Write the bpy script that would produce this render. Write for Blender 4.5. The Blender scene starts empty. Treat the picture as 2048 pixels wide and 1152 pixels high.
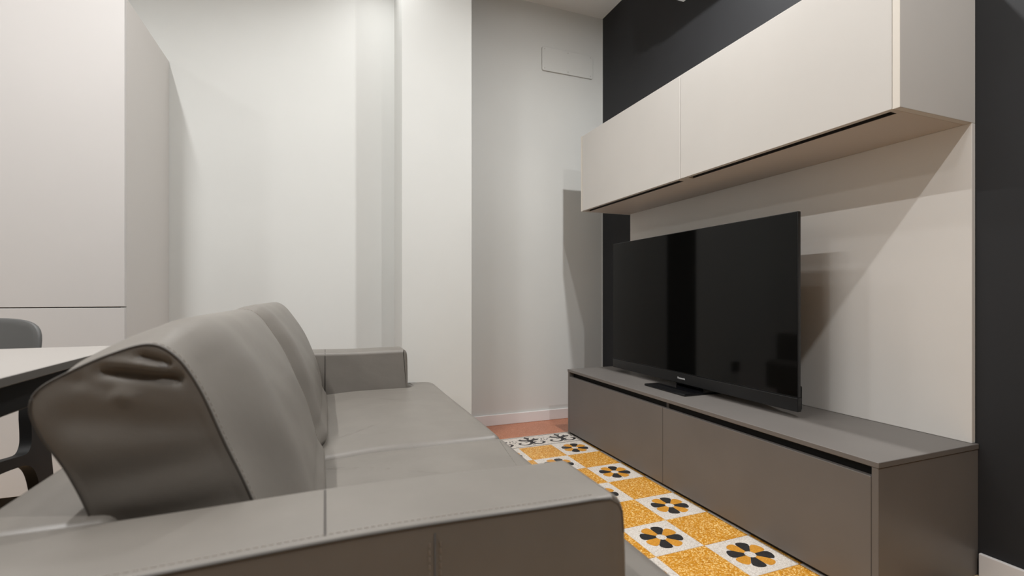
import bpy, bmesh, math, random
from mathutils import Vector, Matrix
R = math.radians
random.seed(7)
scene = bpy.context.scene
COL = scene.collection

# ------------------------------------------------------------------ camera
F_PX = 963.5                                   # focal length in pixels of the 2048 wide frame
cam_d = bpy.data.cameras.new('camera')
cam = bpy.data.objects.new('camera', cam_d); COL.objects.link(cam)
cam_d.sensor_width = 36.0
cam_d.lens = 36.0 * F_PX / 2048.0
cam_d.shift_y = (591.5 - 576.0) / 2048.0
cam_d.clip_start = 0.01
cam.location = (0, 0, 0.855)
cam.rotation_euler = (R(90), 0, R(-21.2086))
cam_d.dof.use_dof = True
cam_d.dof.focus_distance = 2.6
cam_d.dof.aperture_fstop = 4.5
scene.camera = cam

# ------------------------------------------------------------------ world, exposure
w = bpy.data.worlds.new('world'); scene.world = w
w.use_nodes = True
w.node_tree.nodes['Background'].inputs[0].default_value = (1.0, 0.97, 0.92, 1)
w.node_tree.nodes['Background'].inputs[1].default_value = 0.05
vs = scene.view_settings
vs.view_transform = 'Standard'; vs.look = 'None'; vs.gamma = 1.0; vs.use_curve_mapping = False
vs.exposure = 0.0
# the ceiling downlights: x, y, watts, radius
CEIL = 2.854
LIGHTS = [(1.34, 1.40, 32, .035, 178, 'above the wall cabinet'), (1.10, -0.16, 26, .028, 170, 'by the charcoal wall nearest the camera'),
          (-2.30, 0.45, 22, .12, 178, 'beyond the dining table'), (0.28, 2.62, 3.2, .03, 150, 'beside the white pillar'),
          (-0.10, 2.05, 8.5, .09, 160, 'over the far end of the sofa')]
LINEAR = (-0.95, 0.30, 1.75, 40, 166)          # linear ceiling lamp over the table: x, y0, y1, watts, beam
LIGHT_COL = (0.99, 0.99, 0.985)

# ------------------------------------------------------------------ helpers
def link(o, parent=None):
    COL.objects.link(o)
    if parent: o.parent = parent
    return o

def obj(name, bm, mats, parent=None, smooth=False, loc=None):
    me = bpy.data.meshes.new(name)
    bmesh.ops.recalc_face_normals(bm, faces=bm.faces[:])
    bm.to_mesh(me); bm.free()
    if not isinstance(mats, (list, tuple)): mats = [mats]
    for m in mats: me.materials.append(m)
    if smooth:
        for p in me.polygons: p.use_smooth = True
    o = bpy.data.objects.new(name, me)
    if loc: o.location = loc
    return link(o, parent)

def thing(name, label, cat, loc=(0, 0, 0), group=None):
    o = bpy.data.objects.new(name, None)
    o.empty_display_size = .05
    link(o); o.location = loc
    return tag(o, label, cat, group)

def tag(o, label=None, cat=None, group=None, kind=None):
    if label: o['label'] = label
    if cat: o['category'] = cat
    if group: o['group'] = group
    if kind: o['kind'] = kind
    return o

def box(bm, x0, x1, y0, y1, z0, z1, bev=0, seg=2, mat=0):
    r = bmesh.ops.create_cube(bm, size=1.0)
    vsx = r['verts']
    for v in vsx:
        v.co = Vector((x0 + (v.co.x + .5) * (x1 - x0), y0 + (v.co.y + .5) * (y1 - y0), z0 + (v.co.z + .5) * (z1 - z0)))
    fs = list({f for v in vsx for f in v.link_faces})
    for f in fs: f.material_index = mat
    if bev > 0:
        es = list({e for v in vsx for e in v.link_edges})
        g = bmesh.ops.bevel(bm, geom=es, offset=bev, segments=seg, profile=.5, affect='EDGES')
        for f in g['faces']: f.material_index = mat
    return bm

def boxo(name, dims, mats, parent=None, bev=0.0, seg=2, smooth=False, base=(0, 0, 0)):
    bm = bmesh.new()
    x0, x1, y0, y1, z0, z1 = dims
    bx, by, bz = base
    box(bm, x0 - bx, x1 - bx, y0 - by, y1 - by, z0 - bz, z1 - bz, bev, seg)
    o = obj(name, bm, mats, parent, smooth)
    if smooth: auto_smooth(o)
    return o

def auto_smooth(o, ang=35):
    me = o.data
    for p in me.polygons: p.use_smooth = True
    bm = bmesh.new(); bm.from_mesh(me)
    for e in bm.edges:
        if len(e.link_faces) == 2:
            e.smooth = e.calc_face_angle(0) < R(ang)
    bm.to_mesh(me); bm.free()

def struct(name, bm, m):
    o = obj(name, bm, m)
    o['kind'] = 'structure'
    return o

def sbox(name, dims, m, bev=0):
    bm = bmesh.new(); box(bm, *dims, bev=bev)
    return struct(name, bm, m)

def tube(bm, pts, r, n=8, closed=False):
    pts = [Vector(p) for p in pts]
    N = len(pts); rings = []
    up = Vector((0, 0, 1))
    for i, p in enumerate(pts):
        a = pts[(i - 1) % N] if (closed or i > 0) else p
        b = pts[(i + 1) % N] if (closed or i < N - 1) else p
        t = (b - a).normalized()
        ref = up if abs(t.dot(up)) < .95 else Vector((1, 0, 0))
        s = t.cross(ref).normalized(); u = s.cross(t).normalized()
        rr = r[i] if isinstance(r, (list, tuple)) else r
        rings.append([bm.verts.new(p + (s * math.cos(2 * math.pi * k / n) + u * math.sin(2 * math.pi * k / n)) * rr) for k in range(n)])
    for i in range(N if closed else N - 1):
        A, B = rings[i], rings[(i + 1) % N]
        for k in range(n):
            bm.faces.new((A[k], A[(k + 1) % n], B[(k + 1) % n], B[k]))
    if not closed:
        bm.faces.new(rings[0]); bm.faces.new(list(reversed(rings[-1])))
    return bm

def catmull(pts, per, closed=False):
    out = []; N = len(pts)
    rng = range(N) if closed else range(N - 1)
    for i in rng:
        def g(k): return Vector(pts[k % N]) if closed else Vector(pts[max(0, min(N - 1, k))])
        p0, p1, p2, p3 = g(i - 1), g(i), g(i + 1), g(i + 2)
        for j in range(per):
            t = j / per
            out.append(.5 * ((2 * p1) + (-p0 + p2) * t + (2 * p0 - 5 * p1 + 4 * p2 - p3) * t * t + (-p0 + 3 * p1 - 3 * p2 + p3) * t ** 3))
    if not closed: out.append(Vector(pts[-1]))
    return out

def cyl(bm, c, r, h, n=24, axis='z', mat=0, r2=None):
    m = Matrix.Translation(Vector(c))
    if axis == 'x': m = m @ Matrix.Rotation(R(90), 4, 'Y')
    if axis == 'y': m = m @ Matrix.Rotation(R(-90), 4, 'X')
    g = bmesh.ops.create_cone(bm, cap_ends=True, segments=n, radius1=r, radius2=r if r2 is None else r2, depth=h, matrix=m)
    for v in g['verts']:
        for f in v.link_faces: f.material_index = mat
    return bm

# ------------------------------------------------------------------ materials
def mat(name, col, rough=.5, metal=0.0, spec=.5, coat=0.0):
    m = bpy.data.materials.new(name); m.use_nodes = True
    b = m.node_tree.nodes['Principled BSDF']
    b.inputs['Base Color'].default_value = (*col, 1)
    b.inputs['Roughness'].default_value = rough
    b.inputs['Metallic'].default_value = metal
    b.inputs['Specular IOR Level'].default_value = spec
    b.inputs['Coat Weight'].default_value = coat
    return m

def N(m, t, **kw):
    n = m.node_tree.nodes.new(t)
    for k, v in kw.items():
        if k in n.inputs: n.inputs[k].default_value = v
        else: setattr(n, k, v)
    return n

def L(m, a, ai, b, bi): m.node_tree.links.new(a.outputs[ai], b.inputs[bi])

def bsdf(m): return m.node_tree.nodes['Principled BSDF']

def pos(m):
    return N(m, 'ShaderNodeNewGeometry')

def tint_noise(m, c1, c2, scale, detail=3, stretch=None, lo=.35, hi=.65):
    g = N(m, 'ShaderNodeTexCoord')
    src, si = g, 'Object'
    if stretch:
        mp = N(m, 'ShaderNodeMapping'); mp.inputs['Scale'].default_value = stretch
        L(m, g, 'Object', mp, 'Vector'); src, si = mp, 'Vector'
    n = N(m, 'ShaderNodeTexNoise', Scale=scale, Detail=detail)
    L(m, src, si, n, 'Vector')
    r = N(m, 'ShaderNodeValToRGB')
    r.color_ramp.elements[0].position = lo; r.color_ramp.elements[0].color = (*c1, 1)
    r.color_ramp.elements[1].position = hi; r.color_ramp.elements[1].color = (*c2, 1)
    L(m, n, 'Fac', r, 'Fac'); L(m, r, 'Color', bsdf(m), 'Base Color')
    return n

def bump_noise(m, scale, strength, dist=.001, detail=4, stretch=None, tex='noise', chain=None):
    g = N(m, 'ShaderNodeTexCoord'); src, si = g, 'Object'
    if stretch:
        mp = N(m, 'ShaderNodeMapping'); mp.inputs['Scale'].default_value = stretch
        L(m, g, 'Object', mp, 'Vector'); src, si = mp, 'Vector'
    if tex == 'noise':
        n = N(m, 'ShaderNodeTexNoise', Scale=scale, Detail=detail); out = 'Fac'
    else:
        n = N(m, 'ShaderNodeTexVoronoi', Scale=scale); out = 'Distance'
    L(m, src, si, n, 'Vector')
    b = N(m, 'ShaderNodeBump', Strength=strength, Distance=dist)
    L(m, n, out, b, 'Height')
    if chain: L(m, chain, 'Normal', b, 'Normal')
    L(m, b, 'Normal', bsdf(m), 'Normal')
    return b

def near(c, k): return tuple(x * k for x in c)

WALL = (.665, .67, .648)
m_wall = mat('white wall paint', WALL, .65, spec=.3)
tint_noise(m_wall, near(WALL, .985), near(WALL, 1.01), 2.5); bump_noise(m_wall, 160, .12, .0006)
m_ceil = mat('ceiling paint', (.80, .79, .77), .7, spec=.25)
m_far = mat('dark far end to cut bounce', (.12, .11, .10), .7)  # unseen end wall, its dark tone invented to cut bounced light
DARK = (.021, .0216, .0238)
m_dark = mat('charcoal wall paint', DARK, .62, spec=.35)
tint_noise(m_dark, near(DARK, .93), near(DARK, 1.07), 3); bump_noise(m_dark, 160, .15, .0006)
m_base = mat('white baseboard lacquer', (.82, .79, .78), .4)
CAB = (.635, .61, .575)
m_cab = mat('pale greige laminate', CAB, .5, spec=.4)
tint_noise(m_cab, near(CAB, .985), near(CAB, 1.012), 3); bump_noise(m_cab, 420, .08, .0004)
m_panel = mat('pale panel laminate', (.74, .715, .68), .5, spec=.4)
tint_noise(m_panel, (.73, .705, .67), (.75, .725, .69), 3)
m_cabedge = mat('pale cabinet edge band', (.74, .69, .615), .45)
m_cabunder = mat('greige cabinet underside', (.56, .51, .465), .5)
WAR = (.56, .54, .525)
m_ward = mat('pale grey laminate', WAR, .5, spec=.4)
tint_noise(m_ward, near(WAR, .985), near(WAR, 1.012), 2.5)
m_wardside = mat('greige side laminate', (.56, .535, .51), .55, spec=.35)
GR = (.163, .149, .138)
m_grey = mat('taupe laminate', GR, .42, spec=.45)
tint_noise(m_grey, near(GR, .96), near(GR, 1.04), 4); bump_noise(m_grey, 500, .06, .0004)
m_black = mat('matt black', (.006, .006, .006), .6)
m_slot = mat('painted recess shade', (.012, .011, .010), .7)  # near-black tone that paints shade into slots, grooves and openings
LE = (.178, .162, .143)
m_leather = mat('taupe leather', LE, .42, spec=.5)
tint_noise(m_leather, near(LE, .955), near(LE, 1.045), 9, 4)
b1 = bump_noise(m_leather, 900, .16, .0006, tex='voronoi')
bump_noise(m_leather, 11, .22, .008, 5, stretch=(1, .7, 1.3), chain=b1)
m_seam = mat('leather piping', (.075, .067, .058), .5)
m_crease = mat('seam crease', (.06, .053, .047), .6)
m_stitch = mat('stitching thread', (.30, .27, .235), .6)
m_screen = mat('television screen glass', (.0035, .0035, .0033), .06, spec=.2)
m_tvblack = mat('television black plastic', (.0075, .0078, .0085), .33)
m_tvgloss = mat('glossy black stand', (.005, .005, .006), .1)
m_logo = mat('silver logo print', (.85, .85, .86), .4)
m_white = mat('white plastic', (.80, .80, .79), .4)
m_screw = mat('screw', (.55, .54, .52), .4, metal=.4)
m_tabletop = mat('pale table laminate', (.32, .30, .28), .5)
m_tableedge = mat('grey table edge', (.10, .093, .083), .5)
m_chairshell = mat('dark grey chair shell', (.085, .085, .083), .5)
m_chairleg = mat('black chair frame', (.005, .005, .005), .6, spec=.3)
m_metal = mat('satin metal', (.5, .5, .5), .35, metal=1)
m_lens = bpy.data.materials.new('lit downlight lens'); m_lens.use_nodes = True
_b = m_lens.node_tree.nodes['Principled BSDF']
_b.inputs['Emission Color'].default_value = (*LIGHT_COL, 1); _b.inputs['Emission Strength'].default_value = 6

def terrazzo(name, base, chips, dark, scale=260, rough=.33, chip_amt=.42, dark_amt=.08):
    """ground marble chips in a coloured cement: voronoi cells, some light, a few dark"""
    m = mat(name, base, rough, spec=.45)
    g = pos(m)
    v = N(m, 'ShaderNodeTexVoronoi', Scale=scale); L(m, g, 'Position', v, 'Vector')
    sep = N(m, 'ShaderNodeSeparateColor'); L(m, v, 'Color', sep, 'Color')
    r = N(m, 'ShaderNodeValToRGB'); r.color_ramp.interpolation = 'CONSTANT'
    e = r.color_ramp.elements
    e[0].position = 0; e[0].color = (*dark, 1)
    e[1].position = dark_amt; e[1].color = (*base, 1)
    k = e.new(dark_amt + (1 - chip_amt - dark_amt) * .5); k.color = (*near(base, .9), 1)
    k = e.new(1 - chip_amt); k.color = (*[(a + b) / 2 for a, b in zip(base, chips)], 1)
    k = e.new(1 - chip_amt * .3); k.color = (*chips, 1)
    L(m, sep, 'Red', r, 'Fac')
    n = N(m, 'ShaderNodeTexNoise', Scale=14.0, Detail=3.0); L(m, g, 'Position', n, 'Vector')
    mx = N(m, 'ShaderNodeMixRGB', blend_type='MULTIPLY'); mx.inputs[0].default_value = .35
    rr = N(m, 'ShaderNodeValToRGB'); rr.color_ramp.elements[0].position = .3; rr.color_ramp.elements[0].color = (.8, .78, .74, 1)
    rr.color_ramp.elements[1].position = .7
    L(m, n, 'Fac', rr, 'Fac'); L(m, r, 'Color', mx, 1); L(m, rr, 'Color', mx, 2)
    L(m, mx, 'Color', bsdf(m), 'Base Color')
    return m

m_yellow = terrazzo('yellow terrazzo', (.60, .262, .020), (.86, .60, .24), (.45, .17, .012), 230, chip_amt=.34, dark_amt=.05)
m_offwhite = terrazzo('off white terrazzo', (.66, .61, .55), (.76, .71, .66), (.52, .46, .40), 320, chip_amt=.4, dark_amt=.12)
m_petal_o = terrazzo('orange terrazzo', (.60, .265, .028), (.68, .33, .05), (.50, .21, .02), 420)
m_petal_k = terrazzo('black terrazzo', (.018, .018, .019), (.040, .040, .042), (.010, .010, .011), 420)
m_red = terrazzo('brick red terrazzo', (.47, .17, .085), (.58, .27, .17), (.34, .11, .055), 330)
m_grout = mat('cream grout', (.60, .47, .30), .8)
# the rest of the floor, beyond the tiles that are laid singly: the same checkerboard in the material
m_floor = mat('checkerboard terrazzo', (.6, .4, .2), .35)
_g = pos(m_floor); _c = N(m_floor, 'ShaderNodeTexChecker', Scale=5.0)
_mp = N(m_floor, 'ShaderNodeMapping'); _mp.inputs['Location'].default_value = (-.2107 + .0, -.1, .05)
L(m_floor, _g, 'Position', _mp, 'Vector'); L(m_floor, _mp, 'Vector', _c, 'Vector')
_c.inputs['Color1'].default_value = (.56, .26, .03, 1); _c.inputs['Color2'].default_value = (.55, .48, .41, 1)
L(m_floor, _c, 'Color', bsdf(m_floor), 'Base Color')

# ------------------------------------------------------------------ the room
XW = 1.870          # dark wall
YW = 3.010          # back wall
XL, YB = -2.95, -4.6
floor = sbox('floor', (XL, XW, YB, YW, -.12, -.0035), m_floor)
sbox('ceiling', (XL - .1, XW + .1, YB - .1, YW + .1, CEIL, CEIL + .1), m_ceil)
sbox('wall_back', (XL - .1, XW + .1, YW, YW + .1, -.12, CEIL), m_wall)
sbox('wall_right', (XW, XW + .1, YB, YW, -.12, CEIL), m_dark)
sbox('wall_left', (XL - .1, XL, YB, YW, -.12, CEIL), m_wall)
sbox('wall_front', (XL - .1, XW + .1, YB - .1, YB, -.12, CEIL), m_far)
CX0, CX1, CY = .396, .795, 2.699
bm = bmesh.new(); box(bm, CX0, CX1, CY, YW, 0, CEIL)
for f in bm.faces:
    if f.calc_center_median().x > CX1 - .001: f.material_index = 1
struct('wall_pillar', bm, [m_wall, m_dark])
# pale paint line where white wall meets the charcoal wall
sbox('trim_1', (XW - .004, XW - .0002, YW - .004, YW - .0002, .07, CEIL), m_wall)
# baseboards
def baseboard(name, x0, x1, y0, y1):
    bm = bmesh.new(); box(bm, x0, x1, y0, y1, 0, .07, bev=.0025)
    struct(name, bm, m_base)
baseboard('baseboard_back', CX1, XW - .0005, YW - .013, YW - .0005)
baseboard('baseboard_pillar', CX0, CX1, CY - .013, CY - .0005)
baseboard('baseboard_recess', -.76, CX0, YW - .013, YW - .0005)
baseboard('baseboard_right', XW - .013, XW - .0005, YB, .855)

# ------------------------------------------------------------------ floor tiles
T = .2; TX, TY = 1.3107, 1.2      # a flower tile is centred here
HT = .0035
def tile_mesh(name, m, w=T - .0014, d=T - .0014):
    bm = bmesh.new(); box(bm, -w / 2, w / 2, -d / 2, d / 2, -HT, 0, bev=.0004, seg=1)
    me = bpy.data.meshes.new(name); bm.to_mesh(me); bm.free(); me.materials.append(m)
    return me
def petal_poly(a0, a1, r0, r1, n=12):
    """one petal of the rosette: straight sides from the hub, a rounded outer end"""
    am = (a0 + a1) / 2; hw = (a1 - a0) / 2
    pts = [(r0 * math.cos(a0), r0 * math.sin(a0))]
    rs = r1 * .76
    for i in range(n + 1):
        u = -1 + 2 * i / n
        rr = rs + (r1 - rs) * (max(0, 1 - abs(u) ** 2.6)) ** .5
        a = am + hw * u
        pts.append((rr * math.cos(a), rr * math.sin(a)))
    pts.append((r0 * math.cos(a1), r0 * math.sin(a1)))
    for i in range(1, 3):
        a = a1 + (a0 - a1) * i / 3
        pts.append((r0 * math.cos(a), r0 * math.sin(a)))
    return pts
def flat_poly(bm, pts, z, mat_i=0):
    vs_ = [bm.verts.new((x, y, z)) for x, y in pts]
    f = bm.faces.new(vs_); f.material_index = mat_i
    f.normal_update()
    if f.normal.z < 0: f.normal_flip()
def petal_mesh(m, kind):
    bm = bmesh.new()
    for k in range(8):
        a0 = R(45 * k)
        if (k % 2 == 1) == (kind == 'black'):
            flat_poly(bm, petal_poly(a0 + .004, a0 + R(45) - .004, .0185, .0755), .00025)
    me = bpy.data.meshes.new(kind + '_petals'); bm.to_mesh(me); bm.free(); me.materials.append(m)
    return me
me_y = tile_mesh('yellow_tile', m_yellow); me_w = tile_mesh('flower_tile', m_offwhite)
me_pk = petal_mesh(m_petal_k, 'black'); me_po = petal_mesh(m_petal_o, 'orange')
def child(name, me, parent, loc=(0, 0, 0)):
    o = bpy.data.objects.new(name, me); link(o, parent); o.location = loc
    return o
for i in range(-6, 3):
    for j in range(-6, 7):
        x, y = TX + T * i, TY + T * j
        if x + T / 2 > XW: continue
        if (i + j) % 2 == 0:
            t = child('flower_tile', me_w, floor, (x, y, 0))
            child('black_petals', me_pk, t); child('orange_petals', me_po, t)
        else:
            child('yellow_tile', me_y, floor, (x, y, 0))
# border tiles: white with a black arabesque between two black lines
def stroke(bm, pts, widths, z=.00025, per=8):
    P = catmull([(p[0], p[1], 0) for p in pts], per)
    n = len(P); W = []
    for i in range(n):
        t = i / (n - 1) * (len(widths) - 1); k = min(int(t), len(widths) - 2)
        W.append(widths[k] + (widths[k + 1] - widths[k]) * (t - k))
    prev = None
    for i, p in enumerate(P):
        tg = (P[min(i + 1, n - 1)] - P[max(i - 1, 0)]).normalized()
        s = Vector((-tg.y, tg.x, 0)) * W[i]
        a, b = bm.verts.new((p.x + s.x, p.y + s.y, z)), bm.verts.new((p.x - s.x, p.y - s.y, z))
        if prev: bm.faces.new((prev[0], prev[1], b, a))
        prev = (a, b)
def border_mesh():
    bm = bmesh.new(); u = .1
    def S(pts, ws): stroke(bm, [(x * u, y * u) for x, y in pts], [k * u for k in ws])
    def Pl(pts): flat_poly(bm, [(x * u, y * u) for x, y in pts], .00025)
    # edge lines
    for y in (-.88, .88): flat_poly(bm, [(-.0993, y * u - .0026), (.0993, y * u - .0026), (.0993, y * u + .0026), (-.0993, y * u + .0026)], .00025)
    # acanthus leaf: three toothed lobes on a short body
    Pl([(-.55, .36), (-.42, .40), (-.33, .53), (-.27, .38), (-.10, .29), (.04, .24), (.04, .08), (-.17, .07), (-.39, .17)])
    Pl([(.10, .86), (.04, .72), (-.06, .63), (.04, .50), (.05, .30), (.02, .12), (.22, .12), (.18, .34), (.24, .50), (.36, .66), (.22, .66)])
    Pl([(.16, .20), (.30, .26), (.40, .33), (.55, .52), (.60, .34), (.82, .31), (.66, .10), (.42, .06), (.22, -.06)])
    Pl([(-.04, .18), (.26, .18), (.31, .02), (.24, -.22), (.06, -.24), (.02, .02)])
    S([(.14, -.08), (.12, -.30), (-.12, -.53), (-.42, -.57), (-.62, -.42), (-.63, -.24), (-.48, -.16)], [.10, .10, .075, .055, .06, .085, .05])
    S([(.06, -.02), (-.08, -.07), (-.23, -.10)], [.06, .05, .02])
    S([(.46, -.17), (.30, -.21), (.20, -.30), (.24, -.46), (.42, -.61), (.67, -.57), (.86, -.38), (.83, -.22), (.70, -.15)], [.035, .08, .095, .085, .06, .06, .085, .07, .045])
    S([(.03, -.62), (.12, -.58), (.22, -.63)], [.02, .035, .02])
    # small flowers where the tiles meet
    for dx, dy in ((-.88, .31), (-.93, .06), (-.70, .15), (-.84, -.06), (.95, .24), (.89, .08)):
        Pl([(dx + .05 * math.cos(a * .785), dy + .055 * math.sin(a * .785)) for a in range(8)])
    me = bpy.data.meshes.new('arabesque'); bm.to_mesh(me); bm.free(); me.materials.append(m_petal_k)
    return me
me_bt = tile_mesh('border_tile', m_offwhite); me_ar = border_mesh()
for i in range(-8, 3):
    x = TX + T * i
    if x + T / 2 > XW: continue
    t = child('border_tile', me_bt, floor, (x, 2.6, 0)); child('arabesque', me_ar, t)
boxo('red_border_slab', (-.75, XW - .001, 2.7007, YW - .001, -HT, 0), m_red, floor, bev=.0004)
boxo('grout_bed', (.0, XW - .002, -.1, 2.705, -.0034, -.0012), m_grout, floor)

# ------------------------------------------------------------------ low television unit
UX, U0, U1, UZ = 1.401, .859, 2.660, .401
tv = thing('tv_unit', 'long low taupe media cabinet with two drop fronts against the charcoal wall', 'cabinet', ((UX + XW) / 2, (U0 + U1) / 2, 0))
ub = tuple(tv.location)
def up(name, d, m=m_grey, bev=.0012, parent=tv): return boxo(name, d, m, parent, bev, 1, base=ub)
worktop = up('worktop', (UX, XW - .001, U0, U1, UZ - .016, UZ))
up('side_panel', (UX + .002, XW - .001, U0 + .002, U0 + .020, 0, UZ - .0165))
up('side_panel', (UX + .002, XW - .001, U1 - .020, U1 - .002, 0, UZ - .0165))
up('back_panel', (XW - .02, XW - .002, U0 + .021, U1 - .021, .03, UZ - .0165), m_black)
up('grip_recess', (UX + .035, UX + .05, U0 + .021, U1 - .021, .33, UZ - .0165), m_slot)
up('plinth', (UX + .0215, UX + .0235, U0 + .021, U1 - .021, 0, .034), m_black)  # thin black strip, paints the shade of the gap under the fronts
up('bottom_panel', (UX + .024, XW - .021, U0 + .021, U1 - .021, .0345, .05), m_slot)
MID = 1.761
up('drop_front', (UX + .003, UX + .021, U0 + .0215, MID - .001, .017, .357))
up('drop_front', (UX + .003, UX + .021, MID + .001, U1 - .0215, .017, .357))
up('divider', (UX + .03, XW - .021, MID - .008, MID + .008, .0505, UZ - .017))

# ------------------------------------------------------------------ wall panel behind the television
pn = boxo('wall_panel', (XW - .018, XW - .0005, .868, 2.645, UZ + .0005, 1.386), m_cab, None, .001, 1)
bm = bmesh.new(); box(bm, -.009, .0085, -.8885, .8885, 0, .9845, bev=.001, seg=1)
bpy.data.objects.remove(pn)
pn = obj('wall_panel', bm, m_panel, None, loc=(XW - .0095, (.868 + 2.645) / 2, UZ + .0005))
tag(pn, 'pale greige back panel on the charcoal wall behind the television', 'wall panel')

# ------------------------------------------------------------------ upper wall cabinet
KX, K0, K1, KZ0, KZ1 = 1.506, .868, 2.677, 1.386, 1.858
kc = thing('wall_cabinet', 'pale greige wall cabinet with two flap doors above the television', 'cabinet', ((KX + XW) / 2, (K0 + K1) / 2, KZ0))
kb = tuple(kc.location)
def kp(name, d, m=m_cab, bev=.001, parent=kc): return boxo(name, d, m, parent, bev, 1, base=kb)
for a, b in ((K0, K0 + .019), (K1 - .019, K1)):
    s = kp('side_panel', (KX + .0015, XW - .001, a, b, KZ0, KZ1))
    kp('edge_band', (KX, KX + .0014, a, b, KZ0, KZ1), m_cabedge, 0, s)
kp('top_panel', (KX + .0215, XW - .001, K0 + .0195, K1 - .0195, KZ1 - .02, KZ1))
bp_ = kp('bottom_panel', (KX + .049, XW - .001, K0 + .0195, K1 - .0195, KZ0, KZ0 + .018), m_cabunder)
KM = 1.767
kp('flap_door', (KX, KX + .02, K0 + .0205, KM - .0012, KZ0 + .001, KZ1 - .001))
kp('flap_door', (KX, KX + .02, KM + .0012, K1 - .0205, KZ0 + .001, KZ1 - .001))
for a, b in ((K0 + .0195, .903), (1.738, 1.796), (2.648, K1 - .0195)):
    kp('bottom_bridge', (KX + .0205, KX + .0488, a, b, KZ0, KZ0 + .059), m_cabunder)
kp('finger_groove', (KX + .0205, KX + .0488, K0 + .02, K1 - .02, KZ0 + .060, KZ0 + .07), m_slot)
for a, b in ((.9035, 1.7375), (1.7965, 2.6475)):  # black strips added so the finger groove reads as deep shade
    kp('groove_shade_strip', (KX + .0470, KX + .0488, a, b, KZ0 + .0006, KZ0 + .059), m_slot)
    kp('groove_shade_strip', (KX + .0205, KX + .0225, a, b, KZ0 + .004, KZ0 + .059), m_slot)
kp('back_panel', (XW - .012, XW - .002, K0 + .0195, K1 - .0195, KZ0 + .0185, KZ1 - .0205))

# ------------------------------------------------------------------ television
tvx, t0, t1, tz0, tz1 = 1.618, 1.2693, 2.4875, .4265, 1.1665
te = thing('television', 'large black flat screen television standing on the taupe media cabinet', 'television', (tvx + .04, (t0 + t1) / 2, UZ))
tb = tuple(te.location)
def tp(name, d, m, bev=.001, parent=te, seg=2): return boxo(name, d, m, parent, bev, seg, base=tb)
pan = tp('bezel', (tvx + .0008, tvx + .016, t0, t1, tz0 + .052, tz1), m_tvblack, .002)
tp('screen', (tvx - .0002, tvx + .0006, t0 + .003, t1 - .003, tz0 + .056, tz1 - .003), m_screen, 0)
chin = tp('chin', (tvx - .001, tvx + .02, t0, t1, tz0, tz0 + .0518), m_tvblack, .003)
tp('rear_housing', (tvx + .0205, tvx + .031, t0 + .004, t1 - .004, tz0 + .004, tz0 + .095), m_tvblack, .006)
tp('rear_cover', (tvx + .0165, tvx + .05, t0 + .12, t1 - .12, tz0 + .0955, tz1 - .16), m_tvblack, .01)
tp('stand_neck', (tvx + .025, tvx + .055, 1.80, 1.96, UZ + .011, tz0 + .0038), m_tvgloss, .004)
bm = bmesh.new(); box(bm, 1.505 - tb[0], 1.745 - tb[0], 1.735 - tb[1], 2.03 - tb[1], 0, .0105, bev=.003)
obj('stand_base', bm, m_tvgloss, te)
fc = bpy.data.curves.new('logo', 'FONT'); fc.body = 'Panasonic'; fc.size = .0115; fc.extrude = .0002
fc.align_x = 'CENTER'; fc.align_y = 'CENTER'; fc.offset = .00015
lo = bpy.data.objects.new('logo_tmp', fc); COL.objects.link(lo)
bpy.context.view_layer.update()
me = bpy.data.meshes.new_from_object(lo.evaluated_get(bpy.context.evaluated_depsgraph_get()))
bpy.data.objects.remove(lo)
me.materials.clear(); me.materials.append(m_logo)
wid = max(v.co.x for v in me.vertices) - min(v.co.x for v in me.vertices)
sc = .052 / wid
mrot = Matrix(((0, 0, -1), (-1, 0, 0), (0, 1, 0))).to_4x4()    # text x -> -Y, text y -> Z, facing -X
me.transform(mrot @ Matrix.Diagonal((sc, sc, 1, 1)))
lg = bpy.data.objects.new('logo', me); link(lg, chin)
lg.location = (tvx - .0013 - tb[0], 1.889 - tb[1], tz0 + .0262 - tb[2])
tag(lg, 'small silver lettering on the chin')

# ------------------------------------------------------------------ sofa
so = thing('sofa', 'taupe leather two seat sofa with plump leaning back cushions', 'sofa', (.06, 1.47, 0))
sb = Vector(so.location)
A0, A1, B0, B1 = .522, .676, 2.262, 2.416       # outer/inner planes of the two arms
AX0, AX1, AZ = -.375, .358, .603
def loc3(p): return Vector(p) - sb

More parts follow.
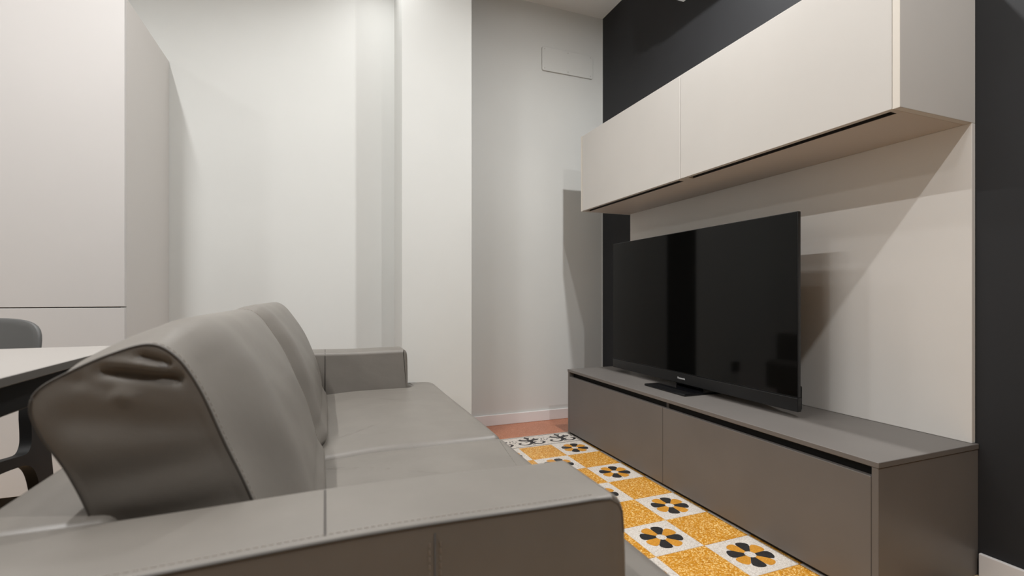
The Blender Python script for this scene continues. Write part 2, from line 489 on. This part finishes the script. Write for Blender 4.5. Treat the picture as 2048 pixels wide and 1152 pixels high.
def arm(y0, y1, inner):
    """upholstered slab arm: bevelled, the inner top edge softer than the piped outer one"""
    bm = bmesh.new()
    ny, nx, nz = 10, 40, 24
    box(bm, AX0, AX1, y0, y1, .055, AZ)
    bmesh.ops.subdivide_edges(bm, edges=[e for e in bm.edges if abs(e.verts[0].co.x - e.verts[1].co.x) > .1], cuts=nx, use_grid_fill=True)
    top = [e for e in bm.edges if all(v.co.z > AZ - 1e-4 for v in e.verts)]
    inn = [e for e in top if all(abs(v.co.y - inner) < 1e-4 for v in e.verts)]
    out = [e for e in top if all(abs(v.co.y - inner) > .1 for v in e.verts)]
    fr = [e for e in top if all(v.co.x > AX1 - 1e-4 for v in e.verts)]
    vert = [e for e in bm.edges if abs(e.verts[0].co.z - e.verts[1].co.z) > .1 and all(v.co.x > AX1 - 1e-4 for v in e.verts)]
    bmesh.ops.bevel(bm, geom=fr, offset=.034, segments=6, profile=.5, affect='EDGES')
    es = [e for e in bm.edges if all(abs(v.co.y - inner) < 1e-4 for v in e.verts) and len(e.link_faces) == 2 and e.calc_face_angle(0) > R(60) and e.verts[0].co.z > .1 and e.verts[1].co.z > .07]
    bmesh.ops.bevel(bm, geom=es, offset=.016, segments=5, profile=.5, affect='EDGES')
    oy = y0 if abs(inner - y1) < 1e-4 else y1
    es = [e for e in bm.edges if all(abs(v.co.y - oy) < 1e-4 for v in e.verts) and len(e.link_faces) == 2 and e.calc_face_angle(0) > R(60) and e.verts[0].co.z > .1 and e.verts[1].co.z > .07]
    bmesh.ops.bevel(bm, geom=es, offset=.006, segments=3, profile=.5, affect='EDGES')
    for v in bm.verts:                                   # upholstery swells a little
        t = (v.co.x - AX0) / (AX1 - AX0)
        if v.co.z > AZ - .03: v.co.z += .0025 * math.sin(math.pi * max(0, min(1, t))) + .0018 * math.sin(9 * t + y0 * 5)
        v.co -= sb
    o = obj('armrest', bm, m_leather, so)
    auto_smooth(o, 50)
    return o
an = arm(A0, A1, A1); af = arm(B0, B1, B0)

def line_part(name, pts, r, m, parent, n=6):
    bm = bmesh.new(); tube(bm, [loc3(p) for p in pts], r, n)
    return obj(name, bm, m, parent, smooth=True)

def ztop(x, y0):
    t = (x - AX0) / (AX1 - AX0)
    return AZ + .0025 * math.sin(math.pi * max(0, min(1, t))) + .0018 * math.sin(9 * t + y0 * 5)

def stitches(name, pts, spacing, length, r, parent):
    """a row of short raised thread stitches along a path"""
    P = [loc3(p) for p in pts]; bm = bmesh.new()
    acc = 0
    for a, b in zip(P, P[1:]):
        d = (b - a).length; t = (b - a).normalized(); s = -acc
        while s + spacing <= d:
            s += spacing
            tube(bm, [a + t * (s - length / 2), a + t * (s + length / 2)], r, 5)
        acc = d - s
    o = obj(name, bm, m_stitch, parent); return o

def arm_seams(a, y0, y1, inner):
    oy = y0 if abs(inner - y1) < 1e-4 else y1
    s = 1 if oy == y0 else -1
    zt = lambda x: ztop(x, y0)
    xs = [AX0 + .01 + i * .02 for i in range(36)]
    xs = [x for x in xs if x < AX1 - .036]
    # welt along the outer top edge
    line_part('welt', [(x, oy + s * .0025, zt(x) - .0028) for x in xs] + [(AX1 - .022, oy + s * .0025, AZ - .006), (AX1 - .011, oy + s * .0025, AZ - .013), (AX1 - .005, oy + s * .0025, AZ - .024), (AX1 - .0028, oy + s * .0025, AZ - .05)], .0028, m_seam, a)
    stitches('stitching', [(x, oy + s * .0135, zt(x) + .0002) for x in xs], .007, .0045, .0007, a)
    # seam across the top and down the inner face
    sx = .0
    yy = [oy + s * (.012 + (A1 - A0 - .03) * i / 8) for i in range(9)]
    line_part('cross_seam', [(sx, y, zt(sx) - .0008) for y in yy] + [(sx, inner - s * .005, zt(sx) - .005), (sx, inner + s * .0003, zt(sx) - .016), (sx, inner + s * .0003, .40)], .0018, m_crease, a)
    for dx in (-.0075, .0075):
        stitches('stitching', [(sx + dx, inner + s * .0006, zt(0) - .02), (sx + dx, inner + s * .0006, .41)], .006, .0035, .0006, a)
    # upright seam on the outer face, and at the front corner
    line_part('upright_seam', [(.112, oy - s * .0001, AZ - .008), (.112, oy - s * .0001, .07)], .0011, m_crease, a)
    for dx in (-.006, .006):
        stitches('stitching', [(.112 + dx, oy - s * .0003, AZ - .012), (.112 + dx, oy - s * .0003, .12)], .008, .005, .0007, a)
    stitches('stitching', [(AX1 - .006, inner + s * .0004, AZ - .05), (AX1 - .006, inner + s * .0004, .42)], .006, .0035, .0006, a)
arm_seams(an, A0, A1, A1); arm_seams(af, B0, B1, B0)

def smooth01(t): t = max(0, min(1, t)); return t * t * (3 - 2 * t)
def soft_slab(name, outline, center, z0, z1, r, crown, parent, m=m_leather, nseg=5, sag=None):
    """upholstered cushion: any outline seen from one inner point, rolled edges and a crowned top"""
    O = [Vector((x, y, 0)) for x, y in outline]; n = len(O); c = Vector((*center, 0))
    nrm = []
    for i in range(n):
        t = (O[(i + 1) % n] - O[i - 1]).normalized(); nrm.append(Vector((t.y, -t.x, 0)))
    area = sum(O[i].x * O[(i + 1) % n].y - O[(i + 1) % n].x * O[i].y for i in range(n))
    if area < 0: nrm = [-k for k in nrm]
    rings = []
    for k in range(nseg + 1):
        a = R(90) * k / nseg; rings.append(([O[i] - nrm[i] * r * .6 * (1 - math.sin(a)) for i in range(n)], z0 + r * .6 * (1 - math.cos(a))))
    for k in range(nseg + 1):
        a = R(90) * k / nseg; rings.append(([O[i] - nrm[i] * r * (1 - math.cos(a)) for i in range(n)], z1 - r + r * math.sin(a)))
    base = rings[-1][0]
    for k in range(1, 15):
        s = 1 - k / 15
        rings.append(([c + (p - c) * s for p in base], z1))
    bm = bmesh.new(); VR = []
    for P, z in rings:
        row = []
        for p in P:
            zz = z + sag(p.x, p.y) * smooth01((z - z0) / (z1 - z0))
            row.append(bm.verts.new(loc3((p.x, p.y, zz))))
        VR.append(row)
    for A, B in zip(VR, VR[1:]):
        for i in range(n): bm.faces.new((A[i], A[(i + 1) % n], B[(i + 1) % n], B[i]))
    zc = z1 + sag(c.x, c.y)
    cv = bm.verts.new(loc3((c.x, c.y, zc)))
    for i in range(n): bm.faces.new((VR[-1][i], VR[-1][(i + 1) % n], cv))
    bm.faces.new(list(reversed(VR[0])))
    return obj(name, bm, m, parent, smooth=True)

def rounded(poly, rad, n=6, step=.03):
    """polygon (list of (x, y, radius)) with rounded corners, sides sampled"""
    out = []; N_ = len(poly)
    P = [Vector((p[0], p[1])) for p in poly]
    for i in range(N_):
        p = P[i]; a = P[i - 1]; b = P[(i + 1) % N_]; r = poly[i][2] if len(poly[i]) > 2 else rad
        u = (a - p).normalized(); v = (b - p).normalized()
        s, e = p + u * r, p + v * r
        for k in range(n + 1):
            t = k / n; out.append((1 - t) ** 2 * s + 2 * t * (1 - t) * p + t * t * e)
        nb = P[(i + 1) % N_]; rb = poly[(i + 1) % N_][2] if len(poly[(i + 1) % N_]) > 2 else rad
        e2 = nb - v * rb; d = (e2 - e).length; k = max(1, int(d / step))
        for q in range(1, k): out.append(e + (e2 - e) * (q / k))
    return [(q.x, q.y) for q in out]

SY = 1.384; SX = .508; SZ = .428
def sag(x, y):
    f = 1.0
    for a, b in ((A0, SY), (SY, B1)):
        if a <= y <= b: f = max(0, 1 - abs((y - (a + b) / 2) / ((b - a) / 2)) ** 3.5)
    return -.012 * smooth01((.16 - x) / .24) + .010 * f * smooth01((SX - x) / .18) + .0012 * math.sin(6 * x + 7 * y)
g_ = .0025
near_out = rounded([(-.13, A1 + .004, .02), (AX1 + .004, A1 + .004, .012), (AX1 + .004, A0 + .01, .02), (SX, A0 + .01, .05), (SX, SY - g_, .028), (-.13, SY - g_, .02)], .02)
far_out = rounded([(-.13, SY + g_, .02), (SX, SY + g_, .028), (SX, B1 - .01, .075), (AX1 + .004, B1 - .01, .02), (AX1 + .004, B0 - .004, .012), (-.13, B0 - .004, .02)], .02)
sc1 = soft_slab('seat_cushion', near_out, (.43, 1.0), .245, SZ, .030, .006, so, sag=sag)
sc2 = soft_slab('seat_cushion', far_out, (.43, 1.85), .245, SZ, .030, .006, so, sag=sag)
# frame under the cushions, back frame, feet
boxo('base_frame', (-.24, SX - .03, A1 + .002, B0 - .002, .055, .244), m_leather, so, .01, 2, True, base=tuple(sb))
bm = bmesh.new(); box(bm, AX0, -.225, A1 + .001, B0 - .001, .055, AZ - .004, bev=.016, seg=4)
for v in bm.verts: v.co -= sb
o = obj('back_frame', bm, m_leather, so); auto_smooth(o, 50)
for x in (-.33, .30):
    for y in (A0 + .07, B1 - .07):
        bm = bmesh.new(); cyl(bm, Vector((x, y, .0275)) - sb, .024, .055, 20, r2=.028)
        o = obj('foot', bm, m_metal, so); auto_smooth(o)

# leaning back cushions
PROF = [(-.030, .432), (-.050, .49), (-.085, .585), (-.122, .68), (-.150, .745), (-.172, .781), (-.198, .796), (-.235, .786), (-.274, .767), (-.302, .748), (-.309, .726), (-.299, .695), (-.276, .652), (-.254, .595), (-.236, .525), (-.219, .47), (-.215, .435), (-.14, .426)]
PP = catmull([(x, z, 0) for x, z in PROF], 8, True)
def smooth01(t): t = max(0, min(1, t)); return t * t * (3 - 2 * t)
def back_cushion(y0, y1, wr, crest=0.0, near_b=.30, bul=.046, far_e=.85):
    M = len(PP); cx = sum(p.x for p in PP) / M; cz = sum(p.y for p in PP) / M
    # outward normals and front weight
    nr = []
    for i in range(M):
        t = (PP[(i + 1) % M] - PP[i - 1]).normalized(); k = Vector((t.y, -t.x, 0))
        if k.dot(PP[i] - Vector((cx, cz, 0))) < 0: k = -k
        nr.append(k)
    def ring(v, inset):
        e2 = smooth01(v / (near_b * .45)); e = smooth01(v / near_b) * (far_e + (1 - far_e) * smooth01((1 - v) / .2))
        out = []
        for i, p in enumerate(PP):
            h = (p.y - .43) / .37
            front = max(0, nr[i].x) * (.55 + .45 * math.sin(math.pi * max(0, min(1, h))))
            topw = max(0, nr[i].y) ** 2 * smooth01((p.y - .6) / .15)
            back = max(0, -nr[i].x) * (.1 + .9 * smooth01((p.y - .5) / .2))
            b = e * (bul * front + .003 * back) + min(e2, e / max(e, 1e-6) * e2) * (.024 + crest) * topw * (.6 + .4 * e)
            q = Vector((p.x, p.y)) + Vector((nr[i].x, nr[i].y)) * (b - inset)
            # shallow pulls in the leather running across the front
            if front > .3:
                pull = .0012 * math.sin(17 * v + 12 * h + wr) * math.sin(6 * h + 5 * v + wr)
                q += Vector((nr[i].x, nr[i].y)) * pull
            out.append(q)
        return out
    bm = bmesh.new(); rows = []
    def add(P, yf): rows.append([bm.verts.new(loc3((q.x, yf(i, q), q.y))) for i, q in enumerate(P)])
    L_ = y1 - y0; rr = .016
    def wrinkle(q, s):
        """folds on the boxed end below its top front corner"""
        d = 0
        for (ax, az, bx_, bz, w_, a_) in ((-.242, .768, -.168, .754, .0065, .013), (-.235, .778, -.185, .769, .006, -.006), (-.270, .760, -.236, .744, .008, .005),
                                          (-.205, .783, -.178, .773, .0045, .012), (-.255, .752, -.215, .735, .009, -.004), (-.27, .712, -.15, .696, .018, .004), (-.13, .66, -.25, .64, .020, .004),
                                          (-.10, .60, -.24, .585, .016, .003)):
            A = Vector((ax, az)); B = Vector((bx_, bz)); t = max(0, min(1, (q - A).dot(B - A) / (B - A).length_squared))
            dd = (q - (A + (B - A) * t)).length
            d -= a_ * math.exp(-(dd / w_) ** 2)
        return d * s
    base = ring(0, .0)
    C = Vector((cx, cz))
    K = 44
    for k in range(1, K + 1):                       # near end face, from its middle out to the piping
        s = k / K
        P = [C + (Vector((p.x, p.y)) - C) * s for p in base]
        add(P, lambda i, q, s=s: y0 - .009 * (1 - s ** 3) - wrinkle(q, min(1, (1 - s) * 7)))
    nv = 44
    for j in range(nv + 1):
        v = j / nv; d0 = v * L_; d1 = (1 - v) * L_
        ins = 0
        if d0 < rr: ins = max(ins, (rr - d0) * .15)
        if d1 < rr * 2: ins = max(ins, rr * 2 - math.sqrt(max(0, (rr * 2) ** 2 - (rr * 2 - d1) ** 2)))
        P = ring(v, ins * .5)
        add(P, lambda i, q, y=y0 + d0 + .0006: y)
    base2 = ring(1, rr)
    for k in range(K - 1, 0, -1):
        s = k / K
        P = [C + (Vector((p.x, p.y)) - C) * s for p in base2]
        add(P, lambda i, q, s=s: y1 + .004 * (1 - s ** 3))
    for A, B in zip(rows, rows[1:]):
        for i in range(M): bm.faces.new((A[i], A[(i + 1) % M], B[(i + 1) % M], B[i]))
    bm.faces.new(rows[0]); bm.faces.new(list(reversed(rows[-1])))
    o = obj('back_cushion', bm, m_leather, so, smooth=True)
    # piping round both ends with a row of stitches beside it
    for y, R_, dy in ((y0 + .0006, ring(0, .0), 1), (y1 - .004, ring(1 - .004 / L_, .006), -1)):
        pts = [loc3((q.x, y, q.y)) for q in R_ if q.y > .44]
        k = max(range(len(pts)), key=lambda i: (pts[i] - pts[i - 1]).length)
        pts = pts[k:] + pts[:k]
        b2 = bmesh.new(); tube(b2, pts, .0017, 8)
        obj('piping', b2, m_seam, o, smooth=True)
        R2 = ring(.02 if dy > 0 else .98, 0)
        P2 = [(q.x, y + dy * .013, q.y) for q in R2 if q.y > .46 and q.x > -.2]
        k = max(range(len(P2)), key=lambda i: (Vector(P2[i]) - Vector(P2[i - 1])).length)
        stitches('stitching', P2[k:] + P2[:k], .008, .005, .0006, o)
    return o
back_cushion(A1 + .024, 1.388, .4)
back_cushion(1.394, B0 - .006, 2.1, crest=.006, near_b=.16, bul=.058, far_e=.5)

# ------------------------------------------------------------------ wardrobe
WX1, WX0, WY, WZ = -.764, -2.78, 2.408, 2.086
wd = thing('wardrobe', 'tall pale grey built-in cupboard with a flush split front behind the table', 'wardrobe', ((WX0 + WX1) / 2, (WY + YW) / 2, 0))
wb = tuple(wd.location)
def wp(name, d, m=m_ward, bev=.0012): return boxo(name, d, m, wd, bev, 1, base=wb)
wp('side_panel', (WX1 - .02, WX1, WY + .0225, YW - .001, 0, WZ), m_wardside)
wp('side_panel', (WX0, WX0 + .02, WY + .0225, YW - .001, 0, WZ), m_wardside)
wp('top_panel', (WX0 + .0205, WX1 - .0205, WY + .0225, YW - .001, WZ - .02, WZ), m_wardside)
wp('body', (WX0 + .0205, WX1 - .0205, WY + .035, YW - .001, .08, WZ - .0205), m_slot)
wp('plinth', (WX0 + .0205, WX1 - .0205, WY + .06, WY + .075, 0, .0795), m_black)
for a, b in ((WX0, -1.783), (-1.780, WX1)):
    wp('upper_door', (a, b, WY, WY + .022, .8105, WZ))
    wp('lower_door', (a, b, WY, WY + .022, .085, .8065))

# ------------------------------------------------------------------ dining table
TZ = .725; TXR, TYF = -.478, 1.548
ta = thing('dining_table', 'pale topped table with black underframe behind the sofa', 'table', (-1.05, .75, 0))
tbb = tuple(ta.location)
bm = bmesh.new(); box(bm, -1.62 - tbb[0], TXR - tbb[0], -.05 - tbb[1], TYF - tbb[1], TZ - .016, TZ, bev=.001, seg=1)
for f in bm.faces:
    if abs(f.normal.z) < .5: f.material_index = 1
o = obj('table_top', bm, [m_tabletop, m_tableedge], ta)
def tpp(n, d, m=m_chairleg): return boxo(n, d, m, ta, .002, 1, base=tbb)
tpp('apron', (TXR - .055, TXR - .03, .06, TYF - .11, TZ - .075, TZ - .0162))
tpp('apron', (-1.59, -1.565, .06, TYF - .11, TZ - .075, TZ - .0162))
tpp('apron', (-1.564, TXR - .056, TYF - .135, TYF - .11, TZ - .075, TZ - .0162))
tpp('apron', (-1.564, TXR - .056, .06, .085, TZ - .075, TZ - .0162))
for x in (-1.30, -.85):
    for y in (.30, 1.12):
        tpp('leg', (x, x + .05, y, y + .05, 0, TZ - .0165))

# ------------------------------------------------------------------ chair at the far end of the table
chx = -1.035
ch = thing('dining_chair', 'dark grey moulded chair with black legs at the far end of the table', 'chair', (chx, 1.70, 0))
cb = Vector(ch.location)
def shell(name, fn, nu, nv, th, m):
    bm = bmesh.new(); V = [[bm.verts.new(Vector(fn(i / nu, j / nv)) - cb) for j in range(nv + 1)] for i in range(nu + 1)]
    for i in range(nu):
        for j in range(nv): bm.faces.new((V[i][j], V[i + 1][j], V[i + 1][j + 1], V[i][j + 1]))
    o = obj(name, bm, m, ch, smooth=True)
    s = o.modifiers.new('thickness', 'SOLIDIFY'); s.thickness = th; s.offset = 0
    bv = o.modifiers.new('edge', 'BEVEL'); bv.width = th * .35; bv.segments = 2; bv.limit_method = 'ANGLE'
    return o
def superx(u, vv, hw, rad):
    """half width at height vv (0 bottom, 1 top) with rounded upper corners"""
    return hw
BZ0, BZ1, BHW = .52, .787, .232
def backf(u, v):
    a = (u - .5) * 2; b = (v - .5) * 2
    # squircle outline
    p = 5.5
    k = (abs(a) ** p + abs(b) ** p) ** (1 / p) if (a or b) else 1
    mx_ = max(abs(a), abs(b)) or 1
    a2, b2 = a * mx_ / k if k else a, b * mx_ / k if k else b
    z = (BZ0 + BZ1) / 2 + b2 * (BZ1 - BZ0) / 2
    x = chx + a2 * BHW
    y = 1.885 + .06 * ((z - BZ0) / (BZ1 - BZ0)) - .05 * a2 * a2
    return (x, y, z)
shell('backrest', backf, 24, 16, .014, m_chairshell)
def seatf(u, v):
    a = (u - .5) * 2; b = (v - .5) * 2
    p = 5; k = (abs(a) ** p + abs(b) ** p) ** (1 / p) if (a or b) else 1
    mx_ = max(abs(a), abs(b)) or 1
    a2, b2 = a * mx_ / k if k else a, b * mx_ / k if k else b
    return (chx + a2 * .205, 1.60 + b2 * .17, .414 - .012 * (b2 + 1) / 2 - .010 * (1 - a2 * a2))
shell('seat', seatf, 20, 18, .016, m_chairshell)
# plank side frames: rear post, side rail and front leg cut from one board, with filleted inner corners
FR = [(1.885, .655), (1.855, .655), (1.818, .58), (1.803, .52), (1.806, .465), (1.806, .432), (1.796, .412), (1.776, .404), (1.72, .411), (1.66, .419), (1.56, .428), (1.475, .432),
      (1.455, .420), (1.448, .38), (1.430, .15), (1.420, 0), (1.448, 0), (1.470, .20), (1.482, .34), (1.500, .378), (1.54, .392), (1.66, .387), (1.73, .380), (1.775, .373), (1.806, .358), (1.830, .330),
      (1.850, .28), (1.895, .13), (1.930, 0), (1.962, 0), (1.945, .15), (1.924, .31), (1.903, .42), (1.893, .50), (1.896, .58)]
FRS = catmull([(y, z, 0) for y, z in FR], 3, True)
for s in (-1, 1):
    X_ = chx + s * .228
    bm = bmesh.new()
    A = [bm.verts.new(Vector((X_ - .014, p.x, max(0, p.y))) - cb) for p in FRS]; B = [bm.verts.new(Vector((X_ + .014, p.x, max(0, p.y))) - cb) for p in FRS]
    n_ = len(FRS)
    for i in range(n_): bm.faces.new((A[i], A[(i + 1) % n_], B[(i + 1) % n_], B[i]))
    bm.faces.new(A); bm.faces.new(list(reversed(B)))
    o = obj('side_frame', bm, m_chairleg, ch); auto_smooth(o, 40)
for y, z in ((1.50, .398), (1.79, .378)):
    boxo('cross_rail', (chx - .2135, chx + .2135, y, y + .018, z - .012, z + .010), m_chairleg, ch, .003, 2, base=tuple(cb))

# ------------------------------------------------------------------ cover plate on the back wall
vp = thing('cover_plate', 'white rectangular screwed cover plate high on the back wall by the corner', 'wall plate', (1.584, YW, 2.402))
bm = bmesh.new(); box(bm, -.1985, .1985, -.011, -.0004, 0, .164)
es = [e for e in bm.edges if abs(e.verts[0].co.y - e.verts[1].co.y) > .005]
bmesh.ops.bevel(bm, geom=es, offset=.012, segments=5, profile=.5, affect='EDGES')
es = [e for e in bm.edges if all(v.co.y < -.0109 for v in e.verts)]
bmesh.ops.bevel(bm, geom=es, offset=.002, segments=2, profile=.5, affect='EDGES')
obj('plate', bm, m_wall, vp)
for x in (-.18, 0, .18):
    for z in (.016, .148):
        bm = bmesh.new(); cyl(bm, (x, -.0116, z), .0042, .0014, 12, 'y'); obj('screw', bm, m_screw, vp)

# ------------------------------------------------------------------ wall socket on the pillar, seen only in the screen's reflection
ws = thing('wall_socket', 'small black wall socket low on the white pillar', 'socket', (.434, CY, .337))
bm = bmesh.new(); box(bm, -.036, .036, -.009, -.0004, -.036, .036, bev=.003); obj('face_plate', bm, m_black, ws)
for x in (-.012, 0, .012):
    bm = bmesh.new(); cyl(bm, (x, -.0095, 0), .0028, .001, 10, 'y'); obj('socket_hole', bm, m_slot, ws)

# ------------------------------------------------------------------ air conditioner high on the charcoal wall
ac = thing('air_conditioner', 'white wall mounted air conditioner, only its bottom corner peeking in at the top edge', 'air conditioner', (XW, 1.74, 2.499))
bm = bmesh.new()
prof = [(-.0005, 0), (-.12, 0), (-.17, .03), (-.195, .08), (-.205, .15), (-.20, .24), (-.185, .275), (-.16, .285), (-.0005, .285)]
PR = [Vector((x, 0, z)) for x, z in prof]
A = [bm.verts.new(p + Vector((0, -.425, 0))) for p in PR]; B = [bm.verts.new(p + Vector((0, .425, 0))) for p in PR]
for i in range(len(PR)): bm.faces.new((A[i], A[(i + 1) % len(PR)], B[(i + 1) % len(PR)], B[i]))
bm.faces.new(A); bm.faces.new(list(reversed(B)))
obj('body', bm, m_white, ac)
bm = bmesh.new(); box(bm, -.150, -.128, -.37, .37, -.003, .0045, bev=.001)
fl = obj('air_flap', bm, m_white, ac)
for k in range(9):
    bm = bmesh.new(); y = -.34 + k * .085; box(bm, -.115, -.09, y, y + .06, -.001, .0006); obj('louvre', bm, m_slot, ac)

# ------------------------------------------------------------------ ceiling downlights
for i, (x, y, wt, rad, beam, where) in enumerate(LIGHTS):
    d = thing('ceiling_downlight', 'round recessed ceiling spot ' + where + ', out of frame', 'downlight', (x, y, CEIL), 'ceiling spots')
    bm = bmesh.new()
    n = 28; ro, ri = .055, .042
    rows = [[bm.verts.new((r_ * math.cos(2 * math.pi * k / n), r_ * math.sin(2 * math.pi * k / n), z)) for k in range(n)] for r_, z in ((ro, -.0003), (ro - .002, -.004), (ri + .002, -.004), (ri, -.0006))]
    for P_, Q_ in zip(rows, rows[1:]):
        for k in range(n): bm.faces.new((P_[k], P_[(k + 1) % n], Q_[(k + 1) % n], Q_[k]))
    obj('trim_ring', bm, m_white, d)
    bm = bmesh.new(); cyl(bm, (0, 0, -.001), ri - .0005, .0012, 28); obj('lens', bm, m_lens, d)
    ld = bpy.data.lights.new('downlight_lamp', 'AREA'); ld.shape = 'DISK'; ld.size = rad * 2
    ld.energy = wt; ld.spread = R(beam); ld.color = LIGHT_COL
    lo = bpy.data.objects.new('downlight_lamp', ld); link(lo, d); lo.location = (0, 0, -.006)
lx, ly0, ly1, lw, lb = LINEAR
d = thing('linear_ceiling_lamp', 'long white linear ceiling lamp over the dining table, out of frame', 'ceiling lamp', (lx, (ly0 + ly1) / 2, CEIL))
bm = bmesh.new(); box(bm, -.03, .03, -(ly1 - ly0) / 2 - .01, (ly1 - ly0) / 2 + .01, -.012, -.0003, bev=.002); obj('housing', bm, m_white, d)
bm = bmesh.new(); box(bm, -.02, .02, -(ly1 - ly0) / 2, (ly1 - ly0) / 2, -.0135, -.0122); obj('diffuser', bm, m_lens, d)
ld = bpy.data.lights.new('linear_lamp', 'AREA'); ld.shape = 'RECTANGLE'; ld.size = .04; ld.size_y = ly1 - ly0
ld.energy = lw; ld.spread = R(lb); ld.color = LIGHT_COL
lo = bpy.data.objects.new('linear_lamp', ld); link(lo, d); lo.location = (0, 0, -.018)
